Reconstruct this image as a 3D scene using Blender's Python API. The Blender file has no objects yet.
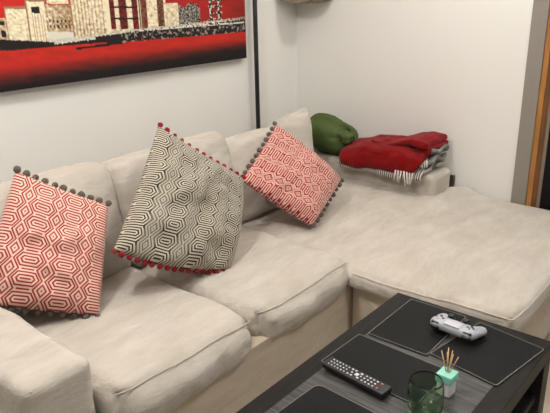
import bpy, bmesh, math, random
from math import sin, cos, pi, radians, sqrt, atan2
from mathutils import Vector, Matrix, noise, Euler

random.seed(7)
scn = bpy.context.scene
col = scn.collection

# ------------------------------------------------------------------ helpers
def link(o, parent=None):
    col.objects.link(o)
    if parent is not None:
        o.parent = parent
    return o

def tag(o, label=None, cat=None, group=None, kind=None):
    if label: o['label'] = label
    if cat: o['category'] = cat
    if group: o['group'] = group
    if kind: o['kind'] = kind
    return o

def empty(name, loc=(0, 0, 0), rz=0.0, label=None, cat=None, group=None):
    o = bpy.data.objects.new(name, None)
    o.empty_display_size = 0.05
    o.location = loc
    o.rotation_euler = (0, 0, rz)
    link(o)
    return tag(o, label, cat, group)

def mesh_obj(name, bm, mat, parent=None, smooth=True, loc=None, rot=None):
    me = bpy.data.meshes.new(name)
    bmesh.ops.recalc_face_normals(bm, faces=bm.faces)
    bm.to_mesh(me); bm.free()
    for m in (mat if isinstance(mat, (list, tuple)) else [mat]):
        me.materials.append(m)
    if smooth:
        for p in me.polygons: p.use_smooth = True
    o = bpy.data.objects.new(name, me)
    link(o, parent)
    if loc is not None: o.location = loc
    if rot is not None: o.rotation_euler = rot
    return o

def add_box(bm, x0, x1, y0, y1, z0, z1):
    v = [bm.verts.new((x, y, z)) for x in (x0, x1) for y in (y0, y1) for z in (z0, z1)]
    for f in ((0, 1, 3, 2), (4, 6, 7, 5), (0, 4, 5, 1), (2, 3, 7, 6), (0, 2, 6, 4), (1, 5, 7, 3)):
        bm.faces.new([v[i] for i in f])
    return v

def box_obj(name, x0, x1, y0, y1, z0, z1, mat, parent=None, bevel=0.0, seg=3):
    bm = bmesh.new()
    add_box(bm, x0, x1, y0, y1, z0, z1)
    if bevel:
        bmesh.ops.bevel(bm, geom=bm.edges[:], offset=bevel, segments=seg, profile=0.5, affect='EDGES')
    return mesh_obj(name, bm, mat, parent, smooth=False)

def soft_box_bm(size, r, n=(20, 20, 8), fn=None):
    """rounded box, dense; fn(p, q) deforms, q = normalised -1..1 position"""
    hx, hy, hz = size[0] / 2, size[1] / 2, size[2] / 2
    r = min(r, hx, hy, hz)
    bm = bmesh.new()
    cache = {}
    def vert(q):
        k = (round(q[0], 5), round(q[1], 5), round(q[2], 5))
        if k in cache: return cache[k]
        p = Vector((q[0] * hx, q[1] * hy, q[2] * hz))
        c = Vector((max(-hx + r, min(hx - r, p.x)), max(-hy + r, min(hy - r, p.y)), max(-hz + r, min(hz - r, p.z))))
        d = p - c
        if d.length > 1e-9:
            # map the corner cube to a sphere octant
            m = max(abs(d.x), abs(d.y), abs(d.z))
            p = c + d.normalized() * m
        if fn: p = fn(p, q)
        v = bm.verts.new(p); cache[k] = v
        return v
    def dist(nn, h):   # denser near the rounded rims
        xs = []
        for i in range(nn + 1):
            t = -1 + 2 * i / nn
            xs.append(t)
        e = [1 - r / h * f for f in (0.0, 0.25, 0.5, 0.75, 1.0)]
        base = [x for x in xs if abs(x) < 1 - r / h - 1e-3]
        return sorted(set([round(x, 5) for x in base + e + [-x for x in e]]))
    X, Y, Z = dist(n[0], hx), dist(n[1], hy), dist(n[2], hz)
    def grid(A, B, mk):
        for i in range(len(A) - 1):
            for j in range(len(B) - 1):
                vs = [vert(mk(A[i], B[j])), vert(mk(A[i + 1], B[j])), vert(mk(A[i + 1], B[j + 1])), vert(mk(A[i], B[j + 1]))]
                if len(set(vs)) == 4:
                    try: bm.faces.new(vs)
                    except ValueError: pass
    for s in (-1, 1):
        grid(X, Y, lambda a, b: (a, b, s))
        grid(X, Z, lambda a, b: (a, s, b))
        grid(Y, Z, lambda a, b: (s, a, b))
    return bm

def add_lathe(bm, prof, seg=48, cx=0, cy=0):
    rings = []
    for r, z in prof:
        if r < 1e-6:
            rings.append([bm.verts.new((cx, cy, z))])
        else:
            rings.append([bm.verts.new((cx + r * cos(2 * pi * k / seg), cy + r * sin(2 * pi * k / seg), z)) for k in range(seg)])
    for a, b in zip(rings[:-1], rings[1:]):
        for k in range(seg):
            k2 = (k + 1) % seg
            if len(a) == 1 and len(b) == 1: continue
            if len(a) == 1: bm.faces.new((a[0], b[k], b[k2]))
            elif len(b) == 1: bm.faces.new((a[k], a[k2], b[0]))
            else: bm.faces.new((a[k], a[k2], b[k2], b[k]))

def add_tube(bm, pts, rad, seg=8, cap=True):
    pts = [Vector(p) for p in pts]
    rings = []
    up = Vector((0, 0, 1))
    for i, p in enumerate(pts):
        t = (pts[min(i + 1, len(pts) - 1)] - pts[max(i - 1, 0)]).normalized()
        a = t.cross(up)
        if a.length < 1e-3: a = t.cross(Vector((1, 0, 0)))
        a.normalize(); b = t.cross(a).normalized()
        r = rad[i] if isinstance(rad, (list, tuple)) else rad
        rings.append([bm.verts.new(p + a * r * cos(2 * pi * k / seg) + b * r * sin(2 * pi * k / seg)) for k in range(seg)])
    for a, b in zip(rings[:-1], rings[1:]):
        for k in range(seg):
            bm.faces.new((a[k], a[(k + 1) % seg], b[(k + 1) % seg], b[k]))
    if cap:
        bm.faces.new(rings[0][::-1]); bm.faces.new(rings[-1])

def nz(x, y, z=0.0):
    return noise.noise(Vector((x, y, z)))

def fbm(x, y, z=0.0, o=4):
    return noise.fractal(Vector((x, y, z)), 1.0, 2.0, o)

# ------------------------------------------------------------------ materials
def srgb(r, g, b):
    f = lambda c: (c / 255 / 12.92) if c / 255 <= 0.04045 else ((c / 255 + 0.055) / 1.055) ** 2.4
    return (f(r), f(g), f(b), 1.0)

def new_mat(name):
    m = bpy.data.materials.new(name); m.use_nodes = True
    nt = m.node_tree
    return m, nt, nt.nodes['Principled BSDF']

def setp(b, **k):
    names = {'rough': 'Roughness', 'metal': 'Metallic', 'spec': 'Specular IOR Level', 'sheen': 'Sheen Weight',
             'trans': 'Transmission Weight', 'ior': 'IOR', 'coat': 'Coat Weight', 'base': 'Base Color', 'sheenr': 'Sheen Roughness'}
    for a, v in k.items(): b.inputs[names[a]].default_value = v

def plain(name, rgb, rough=0.5, var=0.06, scale=30.0, bump=0.0, bscale=200.0, **k):
    m, nt, b = new_mat(name)
    setp(b, rough=rough, **k)
    tc = nt.nodes.new('ShaderNodeTexCoord')
    n = nt.nodes.new('ShaderNodeTexNoise'); n.inputs['Scale'].default_value = scale; n.inputs['Detail'].default_value = 4
    nt.links.new(tc.outputs['Object'], n.inputs['Vector'])
    mx = nt.nodes.new('ShaderNodeMix'); mx.data_type = 'RGBA'
    c = srgb(*rgb)
    mx.inputs['A'].default_value = tuple(x * (1 - var) for x in c[:3]) + (1,)
    mx.inputs['B'].default_value = tuple(min(1, x * (1 + var)) for x in c[:3]) + (1,)
    nt.links.new(n.outputs['Fac'], mx.inputs['Factor'])
    nt.links.new(mx.outputs['Result'], b.inputs['Base Color'])
    if bump:
        n2 = nt.nodes.new('ShaderNodeTexNoise'); n2.inputs['Scale'].default_value = bscale; n2.inputs['Detail'].default_value = 3
        nt.links.new(tc.outputs['Object'], n2.inputs['Vector'])
        bp = nt.nodes.new('ShaderNodeBump'); bp.inputs['Strength'].default_value = bump; bp.inputs['Distance'].default_value = 0.01
        nt.links.new(n2.outputs['Fac'], bp.inputs['Height'])
        nt.links.new(bp.outputs['Normal'], b.inputs['Normal'])
    return m

def fabric(name, rgb, rgb2, seam=False):
    """washed cotton slip cover: soft blotches, streaks and creases"""
    m, nt, b = new_mat(name)
    setp(b, rough=0.9, spec=0.15, sheen=0.25)
    L = nt.links.new
    tc = nt.nodes.new('ShaderNodeTexCoord')
    mp = nt.nodes.new('ShaderNodeMapping'); mp.inputs['Scale'].default_value = (1.0, 0.35, 1.0)
    mp.inputs['Rotation'].default_value = (0, 0, 0.35)
    L(tc.outputs['Object'], mp.inputs['Vector'])
    n1 = nt.nodes.new('ShaderNodeTexNoise'); n1.inputs['Scale'].default_value = 14; n1.inputs['Detail'].default_value = 8; n1.inputs['Roughness'].default_value = 0.65
    L(mp.outputs['Vector'], n1.inputs['Vector'])
    rp = nt.nodes.new('ShaderNodeValToRGB')
    rp.color_ramp.elements[0].position = 0.36; rp.color_ramp.elements[0].color = srgb(*rgb2)
    rp.color_ramp.elements[1].position = 0.66; rp.color_ramp.elements[1].color = srgb(*rgb)
    L(n1.outputs['Fac'], rp.inputs['Fac']); L(rp.outputs['Color'], b.inputs['Base Color'])
    n2 = nt.nodes.new('ShaderNodeTexNoise'); n2.inputs['Scale'].default_value = 10; n2.inputs['Detail'].default_value = 9; n2.inputs['Roughness'].default_value = 0.62; n2.inputs['Distortion'].default_value = 0.6
    L(mp.outputs['Vector'], n2.inputs['Vector'])
    n3 = nt.nodes.new('ShaderNodeTexNoise'); n3.inputs['Scale'].default_value = 400
    L(tc.outputs['Object'], n3.inputs['Vector'])
    b1 = nt.nodes.new('ShaderNodeBump'); b1.inputs['Strength'].default_value = 0.75; b1.inputs['Distance'].default_value = 0.02
    L(n2.outputs['Fac'], b1.inputs['Height'])
    b2 = nt.nodes.new('ShaderNodeBump'); b2.inputs['Strength'].default_value = 0.25; b2.inputs['Distance'].default_value = 0.002
    L(n3.outputs['Fac'], b2.inputs['Height']); L(b1.outputs['Normal'], b2.inputs['Normal'])
    L(b2.outputs['Normal'], b.inputs['Normal'])
    return m

class S:
    """tiny expression builder over Math nodes"""
    def __init__(s, nt, sock): s.nt, s.k = nt, sock
    def _op(s, op, *a):
        n = s.nt.nodes.new('ShaderNodeMath'); n.operation = op
        for i, x in enumerate((s,) + a):
            if isinstance(x, S): s.nt.links.new(x.k, n.inputs[i])
            else: n.inputs[i].default_value = x
        return S(s.nt, n.outputs[0])
    def __add__(s, o): return s._op('ADD', o)
    def __sub__(s, o): return s._op('SUBTRACT', o)
    def __mul__(s, o): return s._op('MULTIPLY', o)
    def abs(s): return s._op('ABSOLUTE')
    def max(s, o): return s._op('MAXIMUM', o)
    def min(s, o): return s._op('MINIMUM', o)
    def sin(s): return s._op('SINE')
    def fract(s): return s._op('FRACT')

def hex_weave(name, dark, light, du, dv, asp, rings=5, u0=0.0, v0=0.0, bias=0.0, phase=-1.57, soft=0.5):
    """woven columns of nested hexagons with zigzags between them, on the cover's UVs"""
    m, nt, b = new_mat(name)
    setp(b, rough=0.9, spec=0.1, sheen=0.2)
    L = nt.links.new
    uv = nt.nodes.new('ShaderNodeUVMap')
    sp = nt.nodes.new('ShaderNodeSeparateXYZ'); L(uv.outputs['UV'], sp.inputs[0])
    U = S(nt, sp.outputs[0]); W = S(nt, sp.outputs[1])
    def cell(x, p, off): return ((x * (1 / p) + off).fract() - 0.5).abs() * p
    period = dv / rings
    a, c = cell(U, du, u0) * asp, cell(W, dv, v0)
    dA = c.max(c * 0.55 + (a - dv * 0.22) * 0.82)
    a2, c2 = cell(U, du, u0 + 0.5) * asp, cell(W, dv, v0 + 0.5)
    dB = c2 * 0.55 + a2 * 0.82
    f = dA.min(dB)
    st = (f * (2 * pi / period) + phase).sin() * 2.0 + (0.5 + bias)
    st = st.max(0.0).min(1.0)
    # the zigzag ground between the columns is woven finer, so it reads softer
    k = ((a - dv * 0.62) * (-9.0 / dv) + 0.5).max(0.0).min(1.0) * soft + (1 - soft)
    st = (st - 0.5) * k + 0.5
    mx = nt.nodes.new('ShaderNodeMix'); mx.data_type = 'RGBA'
    mx.inputs['A'].default_value = srgb(*dark); mx.inputs['B'].default_value = srgb(*light)
    L(st.k, mx.inputs['Factor']); L(mx.outputs['Result'], b.inputs['Base Color'])
    bp = nt.nodes.new('ShaderNodeBump'); bp.inputs['Strength'].default_value = 0.25; bp.inputs['Distance'].default_value = 0.002
    L(st.k, bp.inputs['Height']); L(bp.outputs['Normal'], b.inputs['Normal'])
    return m

def wood(name, c1, c2, rough, scale=(40, 3, 40), spec=0.5, bump=0.1):
    m, nt, b = new_mat(name)
    setp(b, rough=rough, spec=spec)
    L = nt.links.new
    tc = nt.nodes.new('ShaderNodeTexCoord')
    mp = nt.nodes.new('ShaderNodeMapping'); mp.inputs['Scale'].default_value = scale
    L(tc.outputs['Object'], mp.inputs['Vector'])
    n = nt.nodes.new('ShaderNodeTexNoise'); n.inputs['Scale'].default_value = 3; n.inputs['Detail'].default_value = 6
    L(mp.outputs['Vector'], n.inputs['Vector'])
    rp = nt.nodes.new('ShaderNodeValToRGB')
    rp.color_ramp.elements[0].position = 0.35; rp.color_ramp.elements[0].color = srgb(*c1)
    rp.color_ramp.elements[1].position = 0.65; rp.color_ramp.elements[1].color = srgb(*c2)
    L(n.outputs['Fac'], rp.inputs['Fac']); L(rp.outputs['Color'], b.inputs['Base Color'])
    bp = nt.nodes.new('ShaderNodeBump'); bp.inputs['Strength'].default_value = bump; bp.inputs['Distance'].default_value = 0.002
    L(n.outputs['Fac'], bp.inputs['Height']); L(bp.outputs['Normal'], b.inputs['Normal'])
    return m

M = {}
M['wall'] = plain('wall paint', (226, 223, 215), 0.85, 0.015, 3, 0.05, 150)
M['ceiling'] = plain('ceiling paint', (235, 232, 226), 0.9, 0.01, 3)
M['floor'] = plain('floor carpet', (196, 184, 164), 0.95, 0.14, 60, 0.5, 300)
M['sofa'] = fabric('sofa cover', (194, 186, 174), (177, 167, 153))
M['base'] = fabric('sofa base cover', (204, 190, 170), (194, 178, 156))
M['piping'] = plain('sofa piping', (198, 190, 176), 0.9, 0.05, 40)
M['red_weave'] = hex_weave('red hexagon weave', (150, 44, 44), (226, 190, 172), 0.30, 0.142, 0.80, 6, 0.36, 0.1, 0.10, soft=0.1)
M['rose_weave'] = hex_weave('rose hexagon weave', (140, 36, 40), (210, 166, 152), 0.215, 0.132, 0.95, 5, 0.25, 0.2, 0.10, soft=0.35)
M['mono_weave'] = hex_weave('black hexagon weave', (42, 37, 32), (196, 186, 166), 0.27, 0.108, 0.92, 6, 0.35, 0.3, 0.05, soft=0.45)
M['pom_grey'] = plain('grey yarn', (108, 97, 88), 0.95, 0.25, 300, 0.8, 400)
M['pom_red'] = plain('red yarn', (152, 14, 30), 0.95, 0.25, 300, 0.8, 400)
M['green'] = plain('green cotton', (72, 86, 46), 0.85, 0.08, 30, 0.2, 250, spec=0.2)
M['red_knit'] = plain('red knit', (124, 8, 9), 0.95, 0.16, 90, 0.7, 200, spec=0.06, sheen=0.1)
M['fringe'] = plain('white yarn', (222, 216, 206), 0.95, 0.1, 90)
M['black_metal'] = plain('black metal', (26, 26, 24), 0.45, 0.1, 20)
M['table'] = wood('dark table wood', (24, 22, 20), (35, 32, 29), 0.5, (40, 3, 40), 0.16)
M['table_in'] = wood('panel wood with glare', (50, 49, 47), (84, 82, 79), 0.45, (3, 55, 40), 0.25)  # same dark wood as the border, its glare mixed into a greyer colour
M['mat'] = plain('black mat leather', (20, 20, 20), 0.55, 0.08, 40, 0.15, 500, spec=0.14)
M['mat_edge'] = plain('mat stitching', (112, 110, 106), 0.6, 0.1, 60)
M['black_plastic'] = plain('black plastic', (20, 20, 21), 0.4, 0.08, 40)
M['silver'] = plain('silver plastic', (168, 169, 174), 0.38, 0.03, 30)
M['silver_light'] = plain('pale silver plastic', (186, 187, 192), 0.35, 0.03, 30)
M['white_button'] = plain('white rubber', (214, 214, 214), 0.5, 0.03, 30)
M['red_button'] = plain('red rubber', (214, 96, 100), 0.5, 0.05, 30)
M['teal'] = plain('mint cap', (140, 204, 184), 0.5, 0.05, 30)
M['ceramic'] = plain('white ceramic', (226, 222, 216), 0.35, 0.04, 20)
M['reed'] = plain('reed', (206, 168, 124), 0.8, 0.12, 200)
M['grey_paint'] = plain('grey trim paint', (132, 124, 114), 0.6, 0.05, 20)
M['oak'] = wood('orange oak', (150, 98, 44), (176, 122, 60), 0.45, (40, 40, 2))
M['oak_dark'] = wood('dark oak', (84, 50, 18), (112, 70, 28), 0.5, (40, 40, 2))
M['taupe'] = plain('taupe paint', (120, 104, 88), 0.6, 0.05, 20)
M['black_door'] = plain('black door panel', (10, 9, 8), 0.55, 0.1, 10, spec=0.2)
M['brown_block'] = wood('brown block', (58, 42, 32), (72, 54, 42), 0.6, (30, 30, 3))
M['fixture'] = plain('beige fitting', (132, 118, 98), 0.6, 0.04, 20)
M['canvas_edge'] = plain('canvas edge', (34, 22, 20), 0.8, 0.1, 40)

def glass_mat():
    m, nt, b = new_mat('green glass')
    setp(b, rough=0.02, trans=1.0, ior=1.38)
    n = nt.nodes.new('ShaderNodeTexNoise'); n.inputs['Scale'].default_value = 12
    mx = nt.nodes.new('ShaderNodeMix'); mx.data_type = 'RGBA'
    mx.inputs['A'].default_value = srgb(212, 236, 212); mx.inputs['B'].default_value = srgb(220, 240, 220)
    nt.links.new(n.outputs['Fac'], mx.inputs['Factor']); nt.links.new(mx.outputs['Result'], b.inputs['Base Color'])
    return m
M['glass'] = glass_mat()

def attr_mat(name, attr, rough):
    m, nt, b = new_mat(name)
    setp(b, rough=rough, spec=0.3)
    a = nt.nodes.new('ShaderNodeAttribute'); a.attribute_name = attr
    nt.links.new(a.outputs['Color'], b.inputs['Base Color'])
    return m
M['art'] = attr_mat('painted canvas', 'paint', 0.7)

def stripe_mat():
    m, nt, b = new_mat('striped throw')
    setp(b, rough=0.95, spec=0.1, sheen=0.2)
    L = nt.links.new
    tc = nt.nodes.new('ShaderNodeTexCoord')
    w = nt.nodes.new('ShaderNodeTexWave'); w.wave_type = 'BANDS'; w.bands_direction = 'X'
    w.inputs['Scale'].default_value = 26; w.inputs['Distortion'].default_value = 1.2; w.inputs['Detail'].default_value = 2
    L(tc.outputs['Object'], w.inputs['Vector'])
    rp = nt.nodes.new('ShaderNodeValToRGB')
    rp.color_ramp.elements[0].position = 0.40; rp.color_ramp.elements[0].color = srgb(84, 80, 75)
    rp.color_ramp.elements[1].position = 0.62; rp.color_ramp.elements[1].color = srgb(190, 183, 172)
    L(w.outputs['Fac'], rp.inputs['Fac']); L(rp.outputs['Color'], b.inputs['Base Color'])
    return m
M['stripe'] = stripe_mat()
M['throw_grey'] = plain('grey wool', (128, 124, 118), 0.95, 0.2, 80, 0.5, 250)

# ------------------------------------------------------------------ room
XW, YW = -2.36, 3.02        # left wall plane, back wall plane
def struct(o): o['kind'] = 'structure'; return o
struct(box_obj('floor', -2.6, 1.6, -1.6, 3.3, -0.1, 0.0, M['floor']))
struct(box_obj('ceiling', -2.6, 1.6, -1.6, 3.3, 2.55, 2.65, M['ceiling']))
struct(box_obj('wall_left', XW - 0.12, XW, -1.6, 3.3, 0, 2.55, M['wall']))
DX = -0.99                  # left edge of the grey architrave
bm = bmesh.new()
add_box(bm, XW, DX, YW, YW + 0.12, 0, 2.55)
add_box(bm, DX, 0.06, YW, YW + 0.12, 2.14, 2.55)
add_box(bm, 0.06, 1.6, YW, YW + 0.12, 0, 2.55)
struct(mesh_obj('wall_back', bm, M['wall'], smooth=False))
bm = bmesh.new()
add_box(bm, DX, DX + 0.070, YW - 0.012, YW + 0.12, 0, 2.14)
add_box(bm, -0.01, 0.06, YW - 0.012, YW + 0.12, 0, 2.14)
add_box(bm, DX + 0.070, -0.01, YW - 0.012, YW + 0.12, 2.07, 2.14)
struct(mesh_obj('trim_1', bm, M['grey_paint'], smooth=False))
door = struct(empty('door_1', (DX + 0.07, YW, 0)))
bm = bmesh.new(); add_box(bm, 0, 0.024, 0.0, 0.10, 0, 2.07); mesh_obj('door_frame', bm, M['oak'], door, False)['label'] = 'orange oak strip of the door frame'
bm = bmesh.new(); add_box(bm, 0.024, 0.048, 0.003, 0.10, 0, 2.07); mesh_obj('door_stop', bm, M['oak_dark'], door, False)['label'] = 'dark oak strip of the door frame'
bm = bmesh.new(); add_box(bm, 0.048, 0.064, 0.006, 0.07, 0, 2.07); mesh_obj('door_stile', bm, M['taupe'], door, False)
bm = bmesh.new(); add_box(bm, 0.064, 0.91, 0.010, 0.07, 0, 2.07); mesh_obj('door_panel', bm, M['black_door'], door, False)['label'] = 'black door panel'

# ------------------------------------------------------------------ painting on the left wall
def paint_fn(px, py):
    """colour of the industrial skyline picture; (px, py) run along its own drawn grid"""
    h = lambda a, b: (sin(a * 12.9898 + b * 78.233) * 43758.5453) % 1.0
    n = fbm(px * 0.06, py * 0.2, 1.0); n2 = nz(px * 0.6, py * 0.6, 4.0); n3 = fbm(px * 0.35, py * 0.35, 9.0)
    t = px / 247.0
    red = Vector((184, 30, 22)) * (1.0 - 0.30 * max(0, t - 0.35)) * (0.97 + 0.07 * n)
    black = Vector((24, 16, 16)); cream = Vector((232, 220, 188)); sepia = Vector((120, 82, 50)); white = Vector((236, 228, 208))
    bt = 39 + 3 * min(1, px / 60) if px < 60 else (42 - (px - 60) * 0.135 if px < 130 else 32.5 - (px - 130) * 0.115)
    bb = 51.5 - px * 0.085 if px < 110 else 43.5 - (px - 110) * 0.087
    bt += 1.2 * n2; bb += 0.8 * n2
    c = red
    def mixc(a, b, f): f = max(0, min(1, f)); return a * (1 - f) + b * f
    if py > bb:                                  # water
        lo = 92 - px * 0.14
        f = (py - bb) / max(1, lo - bb)
        c = mixc(Vector((182, 34, 22)) * (0.96 + 0.1 * n), Vector((20, 12, 12)), (f - (0.42 - 0.2 * t)) / 0.5 + 0.18 * n)
        if 80 < px < 126 and abs(py - (48.5 - (px - 80) * 0.13)) < 1.1: c = black
        return c
    if py > bt:                                  # quay
        c = black
        if px > 125 and n3 > 0.28: c = mixc(black, white, 0.55)
        if px > 125 and abs(((px + py * 0.2) % 9.5)) < 0.8 and h(int(px / 9), 3) > .4: c = mixc(black, Vector((150, 120, 100)), 0.6)
        if 60 < px < 100 and py < bt + 2.2: c = white * (0.85 + .2 * n2)
        if px > 150 and abs(py - (29.5 - (px - 150) * 0.075)) < 1.0 and n2 > -0.15: c = white * 0.9
        return c
    def inside(x0, x1, y0): return x0 <= px <= x1 and py >= y0
    worn = lambda k: mixc(cream, sepia, k)
    if inside(7, 17, 20 - .1 * px):
        c = worn(0.45 + 0.5 * n3)
        if 10 < px < 14.5 and (22 < py < 26 or 31 < py < 37): c = black
    if inside(16, 43, 8 - (px - 16) * .03):
        c = worn(0.12 + 0.35 * n3)
        if py < 10.2 or px < 17.3: c = worn(0.8)
    if inside(37, 56, 1):
        c = worn(0.08 + 0.3 * n3)
        if px > 41 and px < 54 and py > 15 and (px % 2.6) < 0.8: c = worn(0.55)
        if 42 < px < 50 and 8 < py < 14: c = black
        if py < 3 or px < 38.3 or px > 55: c = worn(0.85)
    if inside(55, 80, 6):
        c = worn(0.35 + 0.6 * n3 + (px - 55) * 0.012)
        if 20.5 < py < 23 or 25.5 < py < 28.5:
            if (px % 3.6) < 1.6: c = Vector((50, 28, 18))
        if py > 32: c = white * .9
    if inside(58, 78, -20) and py < 5: c = worn(0.15 + .4 * n3)
    if inside(79, 116, -40):
        k = 0.12 + 0.5 * n3
        if (px % 3.3) < 1.0: k += 0.38
        if py > 24: k += 0.2 * (h(int(px), int(py)))
        c = worn(k)
        if px > 112: c = worn(0.05)
        if px < 80: c = worn(.9)
    if inside(116, 143, -40):
        c = mixc(Vector((120, 22, 18)), black, 0.25 + n3)
        if abs(px - 123) < 2.3 or abs(px - 135) < 2.3: c = worn(0.1 + .3 * n3)
        if abs(py - 8) < 1.0 or abs(py - 19) < 1.0: c = black
        if py > 29: c = worn(.3 + .6 * n3)
    if inside(143, 170, -40):
        k = 0.12 + 0.5 * n3
        c = worn(k)
        if 146 < px < 152: c = mixc(Vector((90, 24, 18)), sepia, .5 + n3)
        if 162 < px < 168: c = mixc(Vector((70, 34, 22)), sepia, .5 + n3)
        if 144 < px < 145.4: c = black
    if inside(170, 182, 4): c = worn(0.2 + 0.5 * n3)
    if inside(182, 203, 3 + 5 * h(int(px / 5), 1)):
        k = nz(px * 0.75, py * 0.75, 2.0)
        c = black if k > 0.02 else white * (0.75 + k)
    if inside(211, 224, -40):
        k = nz(px * 0.6, py * 0.6, 7.0)
        if abs(px - 213) < 1.2 or abs(px - 221) < 1.2 or (py % 6) < 1.6 or k > 0.22: c = black if k > -.08 else white * .85
    if py > bt - 2.2 and px > 54 and n2 > -.25: c = white * (0.8 + 0.25 * n2)
    if px > 225: c = mixc(c, Vector((60, 14, 14)), (px - 225) / 45 * max(0, (py + 10) / 40))
    return c

PY0, PY1, PZ0, PZ1 = 0.45, 2.53, 1.094, 1.86
XP = XW + 0.04
def picture():
    t = empty('painting', (XW, (PY0 + PY1) / 2, PZ0), 0, 'large red and black canvas of a pale industrial skyline on the wall', 'painting')
    ny, nzv = 560, 60
    # fine rows where the low part of the picture is, coarse rows above
    zs = [PZ0 + 0.0036 * i for i in range(170)]
    zs += [zs[-1] + (PZ1 - zs[-1]) * (i + 1) / 8 for i in range(6)]
    ys = [PY1 - (PY1 - 1.0) * i / 480 for i in range(481)]
    ys += [1.0 - (1.0 - PY0) * (i + 1) / 12 for i in range(12)]
    bm = bmesh.new()
    lay = bm.loops.layers.color.new('paint') if False else None
    V = [[bm.verts.new((XP - XW, y - (PY0 + PY1) / 2, z - PZ0)) for y in ys] for z in zs]
    for i in range(len(zs) - 1):
        for j in range(len(ys) - 1):
            bm.faces.new((V[i][j], V[i][j + 1], V[i + 1][j + 1], V[i + 1][j]))
    me = bpy.data.meshes.new('canvas')
    bm.to_mesh(me); bm.free()
    at = me.color_attributes.new('paint', 'FLOAT_COLOR', 'POINT')
    # drawn grid of the picture: column from the distance to the right end, row from the height
    k = 0
    for z in zs:
        for y in ys:
            px = pic_col(y); base = 92.6 - 0.1407 * px
            py = base - (z - PZ0) * pic_scale(y)
            c = paint_fn(px, py)
            at.data[k].color = srgb(max(0, min(255, c.x)), max(0, min(255, c.y)), max(0, min(255, c.z)))
            k += 1
    me.materials.append(M['art'])
    o = bpy.data.objects.new('canvas', me); link(o, t)
    bm = bmesh.new()
    hw = (PY1 - PY0) / 2
    add_box(bm, 0.002, XP - XW - 0.001, -hw, hw, 0, PZ1 - PZ0)
    mesh_obj('stretcher_frame', bm, M['canvas_edge'], t, False)
# horizontal spacing of the drawing along the canvas, as it is laid out on the canvas
def pic_col(y):
    # columns of the drawing widen towards the left end
    pts = PIC_TAB
    if y <= pts[0][0]: return pts[0][1] + (y - pts[0][0]) * 150
    for a, b in zip(pts[:-1], pts[1:]):
        if y <= b[0]: return a[1] + (b[1] - a[1]) * (y - a[0]) / (b[0] - a[0])
    return pts[-1][1]
def pic_scale(y):
    pts = PIC_TAB
    if y <= pts[0][0]: return pts[0][2]
    for a, b in zip(pts[:-1], pts[1:]):
        if y <= b[0]: return a[2] + (b[2] - a[2]) * (y - a[0]) / (b[0] - a[0])
    return pts[-1][2]
PIC_TAB = [(0.45, -220.3, 341.3), (0.61, -159.2, 322.2), (0.77, -104.8, 305.1), (0.93, -56.1, 289.7), (1.09, -12.3, 275.8), (1.25, 27.4, 263.1), (1.41, 63.5, 251.6), (1.57, 96.4, 241.0), (1.73, 126.7, 231.3), (1.89, 154.5, 222.3), (2.05, 180.2, 214.0), (2.21, 204.0, 206.3), (2.37, 226.1, 199.2), (2.53, 246.7, 192.5)]
picture()

# ------------------------------------------------------------------ pole and corner fitting
t = empty('pole', (XW + 0.048, 2.600, 0), 0, 'thin black upright pole against the wall right of the red painting', 'pole')
bm = bmesh.new(); add_lathe(bm, [(0, 0.012), (0.0125, 0.012), (0.0125, 2.5), (0, 2.5)], 20); mesh_obj('shaft', bm, M['black_metal'], t)
bm = bmesh.new(); add_lathe(bm, [(0, 0), (0.042, 0), (0.042, 0.010), (0.02, 0.016), (0, 0.016)], 28); mesh_obj('foot', bm, M['black_metal'], t)

def fixture():
    t = empty('wall_fitting', (XW, 2.92, 1.362), 0, 'beige round-bottomed fitting high in the corner of the room', 'wall fitting')
    D = 0.272
    prof = [(0.001, 0.45), (0.001, 0.030)] + [(D * k / 16, 0.030 * (1 - sin(pi * min(1.0, k / 16 * 0.9)))) for k in range(1, 16)] + [(D, 0.026), (D, 0.45)]
    def extr(y0, y1, mat, name, dz=0.0):
        bm = bmesh.new()
        A = [bm.verts.new((x, y0, z + dz)) for x, z in prof]
        B = [bm.verts.new((x, y1, z + dz)) for x, z in prof]
        for i in range(len(prof)): bm.faces.new((A[i], A[(i + 1) % len(prof)], B[(i + 1) % len(prof)], B[i]))
        bm.faces.new(A); bm.faces.new(B[::-1])
        mesh_obj(name, bm, mat, t, False)
    extr(-0.090, 0.098, M['fixture'], 'housing')
    extr(-0.100, -0.0895, M['fixture'], 'end_plate', 0.004)
fixture()

# ------------------------------------------------------------------ corner sofa
sofa = empty('corner_sofa', (-1.7, 1.8, 0), 0, 'large beige fabric corner sofa with a chaise against the walls', 'sofa')
SO = Vector((-1.7, 1.8, 0))
def spart(name, size, center, r, n, fn=None, mat=None, rot=None, parent=sofa, label=None):
    bm = soft_box_bm(size, r, n, fn)
    o = mesh_obj(name, bm, mat or M['sofa'], parent)
    o.location = Vector(center) - SO
    if rot: o.rotation_euler = rot
    if label: o['label'] = label
    return o

BX = -1.205                  # front plane of the base
def wob(a, s, seed):
    def fn(p, q):
        d = fbm(p.x * s + seed, p.y * s, p.z * s, 3)
        return p + Vector((d * a, d * a * 0.6, d * a * 0.5))
    return fn
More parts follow.
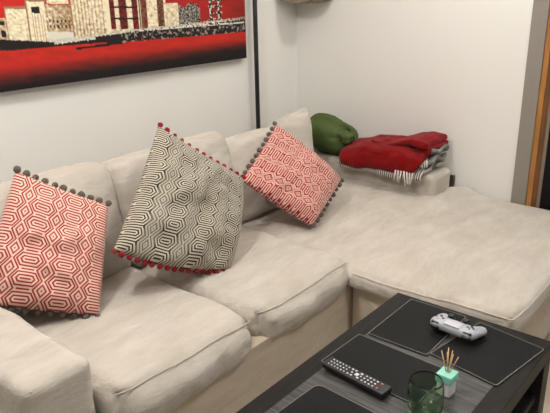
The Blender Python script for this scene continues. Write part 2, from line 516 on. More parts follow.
# base: upper body and plinth seam
bm = bmesh.new()
add_box(bm, -2.24, BX, 0.752, 2.985, 0.188, 0.33)
add_box(bm, -2.24, BX - 0.004, 0.752, 2.985, 0.03, 0.184)
bmesh.ops.translate(bm, verts=bm.verts, vec=-SO)
mesh_obj('base', bm, M['base'], sofa, False)
bm = bmesh.new()
add_box(bm, BX + 0.010, -0.60, 1.875, 2.985, 0.03, 0.335)
bmesh.ops.bevel(bm, geom=bm.edges[:], offset=0.012, segments=3, profile=0.5, affect='EDGES')
bmesh.ops.translate(bm, verts=bm.verts, vec=-SO)
mesh_obj('chaise_base', bm, M['base'], sofa, False)
for x, y in ((-2.15, 0.66), (BX - 0.10, 0.66), (-2.15, 2.9), (-0.68, 1.96), (-0.68, 2.9)):
    bm = bmesh.new(); add_lathe(bm, [(0, 0), (0.022, 0), (0.028, 0.03), (0, 0.03)], 16, x - SO.x, y - SO.y)
    mesh_obj('foot', bm, M['brown_block'], sofa)
# low back frame
spart('back_frame', (0.14, 2.40, 0.42), (-2.19, 1.78, 0.43), 0.04, (6, 40, 10))
# arms
def arm(y0, y1, x1, zt):
    def fn(p, q):
        d = fbm(p.x * 5 + y0, p.y * 5, p.z * 5, 3)
        s = 0.006
        p = p + Vector((q[0] * d * s, q[1] * d * s, d * s * 1.2))
        return p
    L = x1 + 2.24
    o = spart('armrest', (L, y1 - y0, zt - 0.04), (-2.24 + L / 2, (y0 + y1) / 2, 0.04 + (zt - 0.04) / 2), 0.034, (40, 14, 20), fn)
    return o
a1 = arm(0.555, 0.755, -1.27, 0.552)
bm = bmesh.new()
pts = [(-2.2 + 0.93 * i / 20 , 0.578 + 0.002 * sin(i), 0.5445) for i in range(20)]
pts += [(-1.276, 0.58, 0.536)]
add_tube(bm, [Vector(p) - a1.location - SO for p in pts], 0.0035, 6); mesh_obj('piping', bm, M['piping'], a1)
a2 = arm(2.785, 2.985, -1.30, 0.545)

# seat cushions
def seat(y0, y1, x0, x1, z0, z1, crown, seed, r=0.05, ny=46, nx=46, ext=None):
    def fn(p, q):
        fx, fy = 1 - abs(q[0]) ** 3, 1 - abs(q[1]) ** 3
        up = (q[2] + 1) / 2
        p.z += crown * fx * fy * up
        # belly of the front face, drooping hem in the middle
        if q[0] > 0.5:
            p.x += 0.018 * fy * (1 - q[2] ** 2) * (q[0] - 0.5) * 2
            p.z -= 0.026 * fy * (1 - up) * (q[0] - 0.5) * 2
        # soft corners in plan
        cr = (abs(q[0]) * abs(q[1])) ** 6
        if q[0] > 0: p.z -= (0.034 if q[1] > 0 else 0.008) * cr * up; p.x -= 0.012 * cr
        p.x -= 0.022 * cr * (1 if q[0] > 0 else -1); p.y -= 0.016 * cr * (1 if q[1] > 0 else -1)
        w = fbm(p.x * 3.2 + seed, p.y * 3.2, p.z * 2, 4) * 0.012
        w += nz(p.x * 5 + p.y * 9 + seed, p.y * 5 - p.x * 11, seed) * 0.004
        p.z += w * up
        if q[0] > 0.8:
            k = (q[0] - 0.8) / 0.2
            p.x += k * (fbm(p.y * 9 + seed, p.z * 14, seed, 3) * 0.010 + nz(p.y * 34 + p.z * 8, p.z * 9, seed) * 0.004)
        if ext: p = ext(p, q)
        return p
    sx, sy, sz = x1 - x0, y1 - y0, z1 - z0
    c = Vector(((x0 + x1) / 2, (y0 + y1) / 2, (z0 + z1) / 2))
    o = spart('seat_cushion', (sx, sy, sz), c, r, (nx, ny, 12), fn)
    # piping along the upper front edge
    bm = bmesh.new(); pts = []
    for i in range(41):
        q = (1.0, -0.985 + 1.97 * i / 40, 0.55)
        p = Vector((sx / 2 - r * 0.40, q[1] * sy / 2, sz / 2 - r * 0.20))
        pts.append(fn(p.copy(), (1 - 0.8 * r / sx, q[1], 1 - 0.4 * r / sz)) + Vector((0.0005, 0, 0.0005)))
    add_tube(bm, pts, 0.0016, 6)
    mesh_obj('piping', bm, M['piping'], o)
    return o
seat(0.762, 1.330, -2.02, -1.188, 0.312, 0.446, 0.014, 1.3, 0.058)
seat(1.330, 1.905, -2.02, -1.188, 0.312, 0.446, 0.012, 5.1, 0.058)

# chaise cushion: its front hem faces the near side (-y)
def chaise():
    x0, x1, y0, y1, z0, z1, r = -2.02, -0.545, 1.838, 3.005, 0.337, 0.424, 0.030
    sx, sy, sz = x1 - x0, y1 - y0, z1 - z0
    def fn(p, q):
        up = (q[2] + 1) / 2
        fx, fy = 1 - abs(q[0]) ** 4, 1 - abs(q[1]) ** 4
        p.z += 0.018 * fx * fy * up
        w = fbm(p.x * 2.6, p.y * 2.6 + 8, p.z, 4) * 0.012 + nz(p.x * 4 + p.y * 10, p.y * 4 - p.x * 3, 3) * 0.004
        p.z += w * up
        # seat next to the chaise: front edge is set back where the other cushion meets it
        if q[1] < 0:
            k = max(0.0, min(1.0, (-1.20 - (p.x + (x0 + x1) / 2)) / 0.06))
            p.y += 0.03 * k * (-q[1])
            p.y -= 0.010 * fx * (1 - q[2] ** 2) * (-q[1])
            p.z -= 0.004 * sin(p.x * 9) * (-q[1]) ** 4
        # raised far corner, sagging right end
        X, Y = p.x + (x0 + x1) / 2, p.y + (y0 + y1) / 2
        p.z += 0.030 * math.exp(-((X + 1.22) ** 2 + (Y - 3.0) ** 2) / 0.006) * up
        p.z -= 0.018 * max(0, (X + 1.2) / 0.65) * up * max(0, (Y - 2.2) / 0.8)
        cr = (abs(q[0]) * abs(q[1])) ** 10
        p.x -= 0.015 * cr * (1 if q[0] > 0 else -1); p.y -= 0.012 * cr * (1 if q[1] > 0 else -1)
        return p
    c = Vector(((x0 + x1) / 2, (y0 + y1) / 2, (z0 + z1) / 2))
    o = spart('chaise_cushion', (sx, sy, sz), c, r, (64, 52, 8), fn)
    bm = bmesh.new(); pts = []
    for i in range(61):
        X = -1.165 + (x1 - 0.012 + 1.165) * i / 60
        p = Vector((X - c.x, -sy / 2 + r * 0.12, sz / 2 - r * 0.42))
        pts.append(fn(p.copy(), (p.x / sx * 2, -0.99, 0.6)) + Vector((0, -0.001, 0.002)))
    for i in range(30):
        Y = y0 + 0.01 + (y1 - y0 - 0.05) * i / 29
        p = Vector((sx / 2 - r * 0.12, Y - c.y, sz / 2 - r * 0.42))
        pts.append(fn(p.copy(), (0.99, p.y / sy * 2, 0.6)) + Vector((0.001, 0, 0.002)))
    add_tube(bm, pts, 0.0022, 6)
    mesh_obj('piping', bm, M['piping'], o)
chaise()

# back cushions
def backc(y, w, h, zb, xb, lean, yaw, seed, thick=0.19, peak=0.0, droop=0.008):
    def fn(p, q):
        fy, fz = 1 - abs(q[1]) ** 2.5, 1 - abs(q[2]) ** 2.5
        p.x *= 0.42 + 0.66 * (fy * fz) ** 0.4
        if q[2] > 0:
            p.z -= droop * abs(q[1]) ** 3 * q[2]
            p.z += peak * (max(0, q[1]) ** 2 - 1.6 * max(0, 0.3 - q[1])) * q[2]
        p.y -= 0.012 * w * q[1] * (1 - fz)
        d = fbm(p.x * 4 + seed, p.y * 4, p.z * 4 + seed, 4) * 0.014
        d += nz(p.y * 7 + p.z * 16 + seed, p.z * 5, seed) * 0.005
        p.x += d; p.z += d * 0.6
        return p
    bm = soft_box_bm((thick, w, h), 0.045, (8, 30, 24), fn)
    bmesh.ops.translate(bm, verts=bm.verts, vec=(0, 0, h / 2))
    o = mesh_obj('back_cushion', bm, M['sofa'], sofa)
    o.location = Vector((xb, y, zb)) - SO
    o.rotation_euler = (0, -lean, yaw)
    return o
backc(1.015, 0.62, 0.445, 0.42, -1.86, 0.30, 0.0, 2.0)
backc(1.63, 0.66, 0.44, 0.42, -1.86, 0.30, 0.03, 7.0)
backc(2.13, 0.46, 0.405, 0.41, -1.87, 0.28, -0.02, 11.0)
backc(2.41, 0.34, 0.415, 0.42, -1.94, 0.16, -0.30, 15.0, thick=0.15, peak=0.035)

# ------------------------------------------------------------------ patterned scatter cushions
def scatter(name, corners, weave, yarn, label, thick, npom, pom_edges, seed, poms, pinch=0.05, rpom=0.0125, sag=(0.0, 0.0)):
    """corners: TL, TR, BR, BL; pom_edges in ('top','bottom')"""
    C = [Vector(c) for c in corners]
    cen = sum(C, Vector()) / 4
    t = empty(name, cen, 0, label, 'cushion', None)
    nrm = (C[1] - C[3]).cross(C[0] - C[2]).normalized()
    if nrm.x < 0: nrm = -nrm
    def pos(s, v, side):
        s2 = s * (1 - pinch * (1 - v * v)); v2 = v * (1 - pinch * (1 - s * s))
        if v < 0: v2 -= sag[0] * (1 - s * s) * v * v
        if s > 0: s2 += sag[1] * (1 - v * v) * s * s
        a, b = (s2 + 1) / 2, (v2 + 1) / 2
        p = C[3] * (1 - a) * (1 - b) + C[2] * a * (1 - b) + C[0] * (1 - a) * b + C[1] * a * b
        e = max(0.0, (1 - s * s) * (1 - v * v))
        th = thick * e ** 0.42 * (1.0 + 0.22 * -v)
        w = (fbm(s * 1.6 + seed, v * 1.6, seed, 4) * 0.022 + nz(s * 3 + v * 2 + seed, v * 3 - s, seed) * 0.012) * min(1, e * 3)
        bend = -0.02 * v * v * 0
        return p + nrm * (side * th + w * (1 if side > 0 else 0.4) + bend) - cen
    N = 56
    bm = bmesh.new(); uvl = bm.loops.layers.uv.new('UVMap')
    par = {}
    front = [[bm.verts.new(pos(-1 + 2 * i / N, -1 + 2 * j / N, 1)) for i in range(N + 1)] for j in range(N + 1)]
    back = [[front[j][i] if i in (0, N) or j in (0, N) else bm.verts.new(pos(-1 + 2 * i / N, -1 + 2 * j / N, -1)) for i in range(N + 1)] for j in range(N + 1)]
    for g in (front, back):
        for j in range(N):
            for i in range(N):
                f = bm.faces.new((g[j][i], g[j][i + 1], g[j + 1][i + 1], g[j + 1][i]))
                for lp, (a, b) in zip(f.loops, ((i, j), (i + 1, j), (i + 1, j + 1), (i, j + 1))):
                    lp[uvl].uv = (a / N, b / N)
    mesh_obj('cover', bm, weave, t)
    # yarn balls along two opposite edges: one mesh, copied
    first = None
    for e in pom_edges:
        sgn = 1 if e == 'top' else -1
        n = npom[0] if e == 'top' else npom[1]
        for k in range(n):
            s = -1 + 2 * (k + 0.12 + 0.10 * random.random()) / (n - 0.75)
            s = max(-1, min(1.0, s))
            p = pos(s, sgn, 0)
            out = (pos(s, sgn, 0) - pos(s, sgn * 0.9, 0)).normalized()
            if first is None:
                bm = bmesh.new(); bmesh.ops.create_icosphere(bm, subdivisions=3, radius=rpom)
                for v in bm.verts:
                    v.co *= 1 + 0.22 * nz(v.co.x * 260, v.co.y * 260, v.co.z * 260)
                o = mesh_obj('pompom', bm, yarn, t); first = o
            else:
                o = first.copy(); col.objects.link(o); o.parent = t
            o.location = p + out * rpom * 0.35 + nrm * 0.003
            o.rotation_euler = (random.random() * 6, random.random() * 6, random.random() * 6)
            s_ = 0.85 + 0.3 * random.random(); o.scale = (s_, s_, s_)
            o['label'] = poms
    return t

scatter('patterned_cushion', [(-1.90, 0.94, 0.905), (-1.735, 1.165, 0.757), (-1.60, 0.99, 0.45), (-1.80, 0.685, 0.56)],
        M['red_weave'], M['pom_grey'], 'red and cream hexagon-patterned cushion with grey pompoms beside the near sofa arm', 0.075, (11, 11), ('top', 'bottom'), 3.0,
        'grey yarn pompom', 0.03, 0.0118, (0.04, 0.03))
scatter('patterned_cushion', [(-1.772, 1.439, 0.983), (-1.685, 1.791, 0.709), (-1.511, 1.514, 0.444), (-1.608, 1.077, 0.652)],
        M['mono_weave'], M['pom_red'], 'black and cream patterned cushion with red pompoms, largest and in the middle', 0.075, (13, 17), ('top', 'bottom'), 8.0,
        'red yarn pompom', 0.045, 0.0095, (0.17, 0.10))
scatter('patterned_cushion', [(-1.728, 1.82, 0.685), (-1.866, 2.219, 0.838), (-1.607, 2.403, 0.564), (-1.501, 2.022, 0.466)],
        M['rose_weave'], M['pom_grey'], 'red and cream patterned cushion leaning in the sofa corner beside the green cushion', 0.07, (11, 10), ('top', 'bottom'), 13.0,
        'grey yarn pompom', 0.03, 0.0108, (0.03, 0.06))

# ------------------------------------------------------------------ things on the far arm
def green_cushion():
    t = empty('stuffed_cushion', (-1.965, 2.85, 0.546), 0, 'plump dark green cushion in the corner, beside the folded red blanket', 'cushion')
    def fn(p, q):
        fx, fz = 1 - abs(q[0]) ** 2.2, 1 - abs(q[2]) ** 2.2
        p.y *= 0.45 + 0.6 * max(0, fx * fz) ** 0.45
        # slack top right corner falls away, left side stands upright
        if q[2] > 0: p.z -= 0.085 * max(0, q[0] + 0.15) ** 1.4 * q[2]
        p.x += 0.022 * q[2] * (-1 if q[0] < 0 else 0.2)
        d = Vector((p.x - 0.105, 0, p.z - 0.01)).length
        p.y += 0.05 * math.exp(-(d / 0.035) ** 2) * (1 if q[1] < 0 else 0)       # pinched pleat
        a = atan2(p.z - 0.0, p.x - 0.11)
        p.y += (0.006 * sin(a * 7) * math.exp(-(d / 0.09) ** 2)) * (1 if q[1] < 0 else 0)
        w = fbm(p.x * 5, p.y * 5, p.z * 5, 3) * 0.010
        return p + Vector((w * .4, w, w * .4))
    bm = soft_box_bm((0.325, 0.20, 0.235), 0.10, (30, 16, 26), fn)
    bmesh.ops.translate(bm, verts=bm.verts, vec=(0, 0, 0.108))
    mesh_obj('cover', bm, M['green'], t)
    # gathered knot of cloth at the right
    def fk(p, q):
        a = atan2(p.z, p.y)
        return p * (1 + 0.10 * sin(a * 5) + 0.1 * nz(p.x * 30, p.y * 30, p.z * 30))
    bm = soft_box_bm((0.07, 0.075, 0.065), 0.03, (10, 10, 10), fk)
    bmesh.ops.translate(bm, verts=bm.verts, vec=(0.130, -0.060, 0.125))
    mesh_obj('gathered_end', bm, M['green'], t)
green_cushion()

def throw_and_blanket():
    t = empty('striped_throw', (-1.575, 2.86, 0.547), 0, 'grey and white striped throw with white fringe, folded under the red blanket', 'throw')
    def ft(p, q):
        if q[1] < -0.4:                       # hangs over the front edge of the arm
            k = (-0.4 - q[1]) / 0.6
            p.z -= 0.034 * k ** 2.2
        w = fbm(p.x * 7, p.y * 7, 2, 3) * 0.012
        return p + Vector((w, w, w * 0.8 + 0.004 * sin(p.x * 60) * (1 if q[1] < -0.6 else 0)))
    bm = soft_box_bm((0.50, 0.26, 0.034), 0.015, (60, 24, 3), ft)
    bmesh.ops.translate(bm, verts=bm.verts, vec=(-0.02, -0.008, 0.018))
    mesh_obj('cloth', bm, M['stripe'], t)
    def fl(p, q):
        p.z += 0.02 * q[0] * abs(q[0]) + 0.012 * sin(q[1] * 4 + q[0] * 3)
        w = fbm(p.x * 9, p.y * 9, 5 + p.z * 9, 3) * 0.016
        return p + Vector((w, w, w))
    bm = soft_box_bm((0.20, 0.20, 0.030), 0.014, (20, 20, 3), fl)
    bmesh.ops.translate(bm, verts=bm.verts, vec=(0.155, 0.02, 0.052))
    mesh_obj('fold', bm, M['throw_grey'], t)
    def fl2(p, q):
        p.z += 0.022 * q[0] + 0.01 * sin(q[1] * 5)
        w = fbm(p.x * 9, p.y * 9, 15 + p.z * 9, 3) * 0.014
        return p + Vector((w, w, w))
    bm = soft_box_bm((0.15, 0.17, 0.028), 0.013, (16, 18, 3), fl2)
    bmesh.ops.translate(bm, verts=bm.verts, vec=(0.185, 0.035, 0.094))
    mesh_obj('fold', bm, M['throw_grey'], t)
    rnd = random.Random(4)
    for k in range(16):
        # two bunches: over the front edge and lying on the arm end
        if k < 7:
            x0 = 0.085 + 0.016 * k; y0 = -0.132; z0 = 0.022
            pts = [(x0, y0, z0), (x0 + 0.006, y0 - 0.018, z0 - 0.012), (x0 - 0.004 + .026 * rnd.random(), y0 - 0.024, z0 - 0.062 - 0.02 * rnd.random())]
        else:
            kk = k - 7
            x0 = 0.125 + 0.011 * kk; y0 = -0.085 + .004 * kk; z0 = 0.075
            pts = [(x0, y0, z0), (x0 + 0.012, y0 - 0.025, z0 - 0.01), (x0 + 0.02 + .01 * rnd.random(), y0 - 0.045, z0 - 0.032 - 0.012 * rnd.random())]
        bm = bmesh.new(); add_tube(bm, pts, [0.0035, 0.0048, 0.0026], 7)
        mesh_obj('tassel', bm, M['fringe'], t)
    b = empty('folded_blanket', (-1.592, 2.850, 0.574), 0, 'folded bright red knitted blanket lying on the far sofa arm', 'blanket')
    def fb(p, q):
        up = (q[2] + 1) / 2
        X = p.x
        p.z += up * (0.012 * sin(X * 14 + 1.0) - 0.028 * max(0, -q[0] - 0.5) * 2)
        if q[1] < -0.5: p.z -= 0.044 * ((-0.5 - q[1]) / 0.5) ** 1.5 * (1 - up) ; 
        if q[1] < 0: p.z -= 0.030 * q[1] ** 2 * up
        # right end slants back, lower layers shorter
        if q[0] > 0: p.x -= 0.060 * q[0] ** 2 * (1 - up)
        w = fbm(p.x * 5, p.y * 6, p.z * 8, 4) * 0.020 + nz(p.x * 5 + 3 * p.z, p.z * 26, p.y * 4) * 0.006
        return p + Vector((w * .5, -abs(w), w))
    bm = soft_box_bm((0.515, 0.262, 0.104), 0.042, (54, 26, 14), fb)
    bmesh.ops.translate(bm, verts=bm.verts, vec=(0, -0.005, 0.047))
    mesh_obj('folded_stack', bm, M['red_knit'], b)
    def fo(p, q):
        p.z += 0.020 * q[0] + 0.012 * sin(p.x * 16)
        w = fbm(p.x * 6 + 5, p.y * 6, p.z * 9, 4) * 0.016
        return p + Vector((w, w, w))
    bm = soft_box_bm((0.36, 0.185, 0.036), 0.017, (36, 20, 4), fo)
    bmesh.ops.translate(bm, verts=bm.verts, vec=(0.078, 0.018, 0.104))
    mesh_obj('fold', bm, M['red_knit'], b)
    bm = soft_box_bm((0.22, 0.18, 0.034), 0.016, (24, 20, 4), fo)
    bmesh.ops.translate(bm, verts=bm.verts, vec=(0.150, 0.022, 0.064))
    mesh_obj('fold', bm, M['red_knit'], b)
throw_and_blanket()

o = box_obj('wooden_block', -0.016, 0.016, -0.010, 0.010, 0, 0.085, M['brown_block'], None, 0.003)
o.location = (-1.31, 3.004, 0.41)
tag(o, 'small dark brown block between the end of the far sofa arm and the wall', 'block')

# ------------------------------------------------------------------ coffee table
ZT = 0.48
TX0, TX1, TY0, TY1 = -0.887, -0.388, 0.70, 1.678
table = empty('coffee_table', ((TX0 + TX1) / 2, (TY0 + TY1) / 2, 0), 0, 'dark wood coffee table with a lower shelf in front of the sofa', 'table')
cx, cy = (TX0 + TX1) / 2, (TY0 + TY1) / 2
hw, hl = (TX1 - TX0) / 2, (TY1 - TY0) / 2
def tpart(name, boxes, mat, bevel=0.0025, label=None):
    bm = bmesh.new()
    for b in boxes: add_box(bm, *b)
    bmesh.ops.bevel(bm, geom=bm.edges[:], offset=bevel, segments=2, profile=0.5, affect='EDGES')
    o = mesh_obj(name, bm, mat, table, False)
    if label: o['label'] = label
    return o
bw = 0.055
tpart('top_border', [(-hw, -hw + bw, -hl, hl, ZT - 0.05, ZT), (hw - bw, hw, -hl, hl, ZT - 0.05, ZT),
                     (-hw + bw, hw - bw, hl - bw, hl, ZT - 0.05, ZT), (-hw + bw, hw - bw, -hl, -hl + bw, ZT - 0.05, ZT)], M['table'], 0.0015)
tpart('top_panel', [(-hw + bw, hw - bw, -hl + bw, hl - bw, ZT - 0.03, ZT - 0.0006)], M['table_in'], 0.0005, 'dark wood-grain top panel, its glare painted in as grey')
for sx in (-1, 1):
    for sy in (-1, 1):
        x0 = sx * (hw - 0.028); y0 = sy * (hl - 0.028)
        tpart('leg', [(x0 - 0.028, x0 + 0.028, y0 - 0.028, y0 + 0.028, 0, ZT - 0.05)], M['table'])
tpart('lower_shelf', [(-hw + 0.01, hw - 0.012, -hl + 0.056, hl - 0.056, 0.30, 0.325)], M['table'])

def placemat(x, y, sx, sy, rz, label, r=0.007, stud=None, zoff=0.0):
    t = empty('placemat', (x, y, ZT + zoff), rz, label, 'placemat', 'placemats on the coffee table')
    bm = bmesh.new()
    def outline(hx, hy, rr):
        pts = []
        for qx, qy, a0 in ((1, 1, 0), (-1, 1, 90), (-1, -1, 180), (1, -1, 270)):
            for k in range(7):
                a = radians(a0 + 15 * k)
                pts.append((qx * (hx - rr) + rr * cos(a), qy * (hy - rr) + rr * sin(a)))
        return pts
    def slab(bm, o, z0, z1):
        lo = [bm.verts.new((a, b, z0)) for a, b in o]; hi = [bm.verts.new((a, b, z1)) for a, b in o]
        bm.faces.new(lo[::-1]); bm.faces.new(hi)
        for i in range(len(o)):
            bm.faces.new((lo[i], lo[(i + 1) % len(o)], hi[(i + 1) % len(o)], hi[i]))
    slab(bm, outline(sx / 2, sy / 2, r), 0.0004, 0.0042)
    mesh_obj('pad', bm, M['mat'], t, False)
    # pale line of stitching just inside the rim and the pale cut edge
    def ring(bm, o1, o2, z0, z1):
        n = len(o1)
        A = [bm.verts.new((a, b, z0)) for a, b in o1]; B = [bm.verts.new((a, b, z1)) for a, b in o2]
        for i in range(n): bm.faces.new((A[i], A[(i + 1) % n], B[(i + 1) % n], B[i]))
    bm = bmesh.new()
    ring(bm, outline(sx / 2 - 0.0004, sy / 2 - 0.0004, r), outline(sx / 2 - 0.0024, sy / 2 - 0.0024, r), 0.0043, 0.0043)
    ring(bm, outline(sx / 2, sy / 2, r), outline(sx / 2, sy / 2, r), 0.0010, 0.0030)
    mesh_obj('stitching', bm, M['mat_edge'], t, False)
    if stud:
        bm = bmesh.new(); add_lathe(bm, [(0.007, 0.0041), (0.0065, 0.0062), (0.003, 0.0072), (0, 0.0074)], 20, stud[0], stud[1])
        mesh_obj('stud', bm, M['black_plastic'], t)
    return t
placemat(-0.732, 1.523, 0.190, 0.270, radians(0.5), 'far left black placemat, in the table corner nearest the sofa, left of the game controller')
placemat(-0.514, 1.511, 0.204, 0.252, radians(-9.5), 'far right black placemat set at a slant, in front of the game controller')
placemat(-0.700, 1.272, 0.295, 0.185, radians(-2.0), 'black placemat half covered by the remote control')
placemat(-0.668, 0.985, 0.27, 0.215, radians(-3), 'black placemat with a small round stud at the near end of the table', 0.02, (0.055, 0.045))

# game controller: trigger side towards the camera, grips pointing away
def controller():
    t = empty('game_controller', (-0.622, 1.540, ZT + 0.0045), radians(-3), 'silver game controller lying across the two far black placemats', 'game controller')
    bm = soft_box_bm((0.120, 0.058, 0.034), 0.015, (10, 8, 5))
    bmesh.ops.translate(bm, verts=bm.verts, vec=(0, -0.012, 0.030))
    def ball(c, r, sc=(1, 1, 1)):
        g = bmesh.ops.create_uvsphere(bm, u_segments=20, v_segments=14, radius=r)
        for v in g['verts']: v.co = Vector((v.co.x * sc[0] + c[0], v.co.y * sc[1] + c[1], v.co.z * sc[2] + c[2]))
    for s in (-1, 1):
        for k in range(12):
            f = k / 11
            ball((s * (0.055 + 0.012 * f), -0.016 + 0.060 * f, 0.030 - 0.010 * f - 0.003 * f * f), 0.0265 - 0.0070 * f, (1, 1, 0.74))
    o = mesh_obj('body', bm, M['silver'], t)
    m = o.modifiers.new('Remesh', 'REMESH'); m.mode = 'VOXEL'; m.voxel_size = 0.0024; m.use_smooth_shade = True
    m = o.modifiers.new('Smooth', 'SMOOTH'); m.iterations = 8; m.factor = 0.6
    def sub(name, bm, mat, smooth=True, label=None):
        q = mesh_obj(name, bm, mat, t, smooth)
        if label: q['label'] = label
        return q
    bm = soft_box_bm((0.054, 0.034, 0.006), 0.003, (6, 6, 3)); bmesh.ops.translate(bm, verts=bm.verts, vec=(0, -0.021, 0.0465)); sub('touchpad', bm, M['silver_light'])
    for s in (-1, 1):
        bm = bmesh.new(); add_lathe(bm, [(0, 0.040), (0.014, 0.040), (0.014, 0.0445), (0.006, 0.0455), (0.006, 0.050), (0.0105, 0.0525), (0.0105, 0.056), (0.008, 0.057), (0, 0.0555)], 24, s * 0.0255, 0.014)
        sub('thumbstick', bm, M['black_plastic'], label='black thumbstick')
        bm = soft_box_bm((0.030, 0.022, 0.014), 0.006, (6, 6, 5)); bmesh.ops.translate(bm, verts=bm.verts, vec=(s * 0.055, -0.037, 0.026)); sub('trigger', bm, M['black_plastic'], label='black trigger')
        bm = soft_box_bm((0.030, 0.012, 0.010), 0.004, (6, 6, 4)); bmesh.ops.translate(bm, verts=bm.verts, vec=(s * 0.055, -0.033, 0.038)); sub('bumper', bm, M['black_plastic'], label='black bumper')
    for a in range(4):
        dx, dy = 0.0115 * cos(a * pi / 2), 0.0115 * sin(a * pi / 2)
        bm = bmesh.new(); add_lathe(bm, [(0.0048, 0.042), (0.0048, 0.0475), (0.0038, 0.0485), (0, 0.0487)], 18, -0.054 + dx, -0.010 + dy); sub('button', bm, M['black_plastic'], label='black button')
        bm = soft_box_bm((0.0085, 0.0085, 0.006), 0.0015, (3, 3, 3)); bmesh.ops.translate(bm, verts=bm.verts, vec=(0.054 + dx * .75, -0.010 + dy * .75, 0.0462)); sub('direction_pad', bm, M['black_plastic'], label='black direction key')
    for s in (-1, 1):
        bm = soft_box_bm((0.003, 0.007, 0.003), 0.0012, (3, 3, 3)); bmesh.ops.translate(bm, verts=bm.verts, vec=(s * 0.032, -0.022, 0.0455)); sub('small_button', bm, M['black_plastic'])
    return t
controller().scale = (0.89, 0.89, 0.89)

def remote():
    t = empty('remote_control', (-0.726, 1.168, ZT + 0.0050), radians(-5.5), 'long black remote control with white buttons, lying on the near edge of a black placemat', 'remote control')
    def fn(p, q):
        if q[2] < 0: p.y *= 0.82
        return p
    bm = soft_box_bm((0.222, 0.046, 0.020), 0.005, (16, 8, 4), fn)
    bmesh.ops.translate(bm, verts=bm.verts, vec=(0, 0, 0.0105)); mesh_obj('body', bm, M['black_plastic'], t)
    z = 0.0202
    def btn(x, y, sx, sy, mat, lab=None):
        bm = soft_box_bm((sx * 0.8, sy * 0.8, 0.003), 0.0012, (3, 3, 2)); bmesh.ops.translate(bm, verts=bm.verts, vec=(x, y, z + 0.0006))
        q = mesh_obj('button', bm, mat, t)
        if lab: q['label'] = lab
    # red power key at the right end, then rows of white keys
    btn(0.083, 0.013, 0.008, 0.006, M['red_button'], 'red button')
    btn(0.083, -0.012, 0.008, 0.006, M['red_button'], 'red button')
    for i in range(4):
        for j in range(3): btn(0.068 - i * 0.0125, (j - 1) * 0.0125, 0.0065, 0.0055, M['white_button'], 'white button')
    btn(0.014, 0.011, 0.010, 0.007, M['white_button'], 'white button'); btn(0.014, -0.011, 0.010, 0.007, M['white_button'], 'white button')
    btn(0.004, 0.0, 0.014, 0.014, M['white_button'], 'white button')
    btn(0.018, 0.0, 0.006, 0.005, M['white_button'], 'white button')
    for i in range(2):
        for j in (-1, 1): btn(-0.008 - 0.012 * i, j * 0.0125, 0.0075, 0.006, M['white_button'], 'white button')
    btn(-0.014, 0, 0.006, 0.006, M['white_button'], 'white button')
    for i in range(6):
        for j in range(3): btn(-0.034 - i * 0.0115, (j - 1) * 0.0125, 0.0055, 0.005, M['white_button'], 'white button')
    return t
remote().scale = (0.90, 0.93, 0.95)

def diffuser():
    t = empty('reed_diffuser', (-0.524, 1.270, ZT), radians(-2), 'small white reed diffuser with a mint cap and wooden reeds', 'diffuser')
    bm = soft_box_bm((0.036, 0.036, 0.040), 0.005, (6, 6, 6)); bmesh.ops.translate(bm, verts=bm.verts, vec=(0, 0, 0.020)); mesh_obj('bottle', bm, M['ceramic'], t)['label'] = 'white square bottle'
    bm = soft_box_bm((0.042, 0.042, 0.022), 0.003, (6, 6, 4)); bmesh.ops.translate(bm, verts=bm.verts, vec=(0, 0, 0.0505)); mesh_obj('cap', bm, M['teal'], t)['label'] = 'mint green square cap'
    rnd = random.Random(2)
    for k, (dx, dy) in enumerate(((-0.022, 0.004), (-0.008, 0.012), (-0.003, -0.004), (0.004, 0.010), (0.012, -0.002), (0.022, 0.006))):
        bm = bmesh.new(); add_tube(bm, [(dx * 0.15, dy * 0.15, 0.058), (dx, dy, 0.122 - abs(dx) * 0.7 + 0.006 * rnd.random())], 0.0013, 8)
        mesh_obj('reed', bm, M['reed'], t)
diffuser()

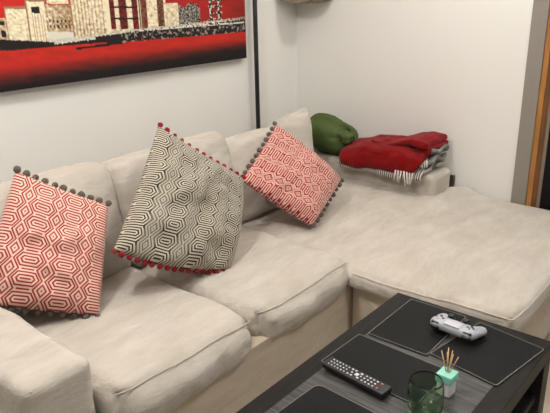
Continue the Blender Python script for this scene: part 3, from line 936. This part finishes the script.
def tumbler():
    t = empty('glass_tumbler', (-0.531, 1.168, ZT), 0, 'clear green-tinted glass tumbler on the coffee table beside the reed diffuser', 'glass')
    R = 0.043
    bm = bmesh.new()
    outer = [(0.70, 0.0005), (0.86, 0.002), (0.95, 0.010), (0.985, 0.025), (1.0, 0.050), (0.99, 0.066), (0.96, 0.079), (0.915, 0.087), (0.875, 0.092)]
    prof = [(0, 0.0005)] + [(R * k, z) for k, z in outer] + [(R * 0.866 - 0.0006, 0.0929), (R * 0.855 - 0.001, 0.0920)]
    prof += [(R * k - 0.0020, z) for k, z in outer[-2:2:-1]] + [(R * 0.86, 0.011), (0, 0.010)]
    add_lathe(bm, prof, 64); mesh_obj('bowl', bm, M['glass'], t)
tumbler()

# ------------------------------------------------------------------ light
def lamp(name, kind, loc, power, color, size=0.1, target=None, **k):
    d = bpy.data.lights.new(name, kind); d.energy = power; d.color = color
    if kind == 'AREA':
        d.shape = 'DISK'; d.size = size
    elif kind == 'POINT': d.shadow_soft_size = size
    for a, v in k.items(): setattr(d, a, v)
    o = bpy.data.objects.new(name, d); link(o); o.location = loc
    if target is not None:
        o.rotation_euler = (Vector(target) - Vector(loc)).to_track_quat('-Z', 'Y').to_euler()
    return o
LC = (1.0, 1.0, 0.995)
lamp('ceiling_lamp', 'POINT', (-1.03, 2.60, 2.40), 19, LC, 0.03)
lamp('second_ceiling_lamp', 'POINT', (-1.40, 0.50, 2.42), 46, LC, 0.05)
lamp('third_ceiling_lamp', 'POINT', (0.0, 1.40, 2.42), 34, LC, 0.05)

w = bpy.data.worlds.new('World'); scn.world = w; w.use_nodes = True
bg = w.node_tree.nodes['Background']
bg.inputs['Color'].default_value = (1.0, 0.99, 0.975, 1); bg.inputs['Strength'].default_value = 0.30

# ------------------------------------------------------------------ camera
F, PITCH, YAW, ROLL = 618.35, radians(19.49), radians(40.23), radians(-1.16)
fw = Vector((-sin(YAW) * cos(PITCH), cos(YAW) * cos(PITCH), -sin(PITCH)))
rt = Vector((cos(YAW), sin(YAW), 0)); up = rt.cross(fw)
rt2 = rt * cos(ROLL) + up * sin(ROLL); up2 = rt2.cross(fw)
cam = bpy.data.cameras.new('Camera'); co = bpy.data.objects.new('Camera', cam); link(co)
cam.sensor_width = 36; cam.lens = F * 36 / 550; cam.clip_start = 0.05
R = Matrix((rt2, up2, -fw)).transposed().to_4x4()
co.matrix_world = Matrix.Translation((0, 0, 1.45)) @ R
scn.camera = co
scn.view_settings.view_transform = 'Standard'
scn.view_settings.look = 'None'
scn.view_settings.exposure = 0.22
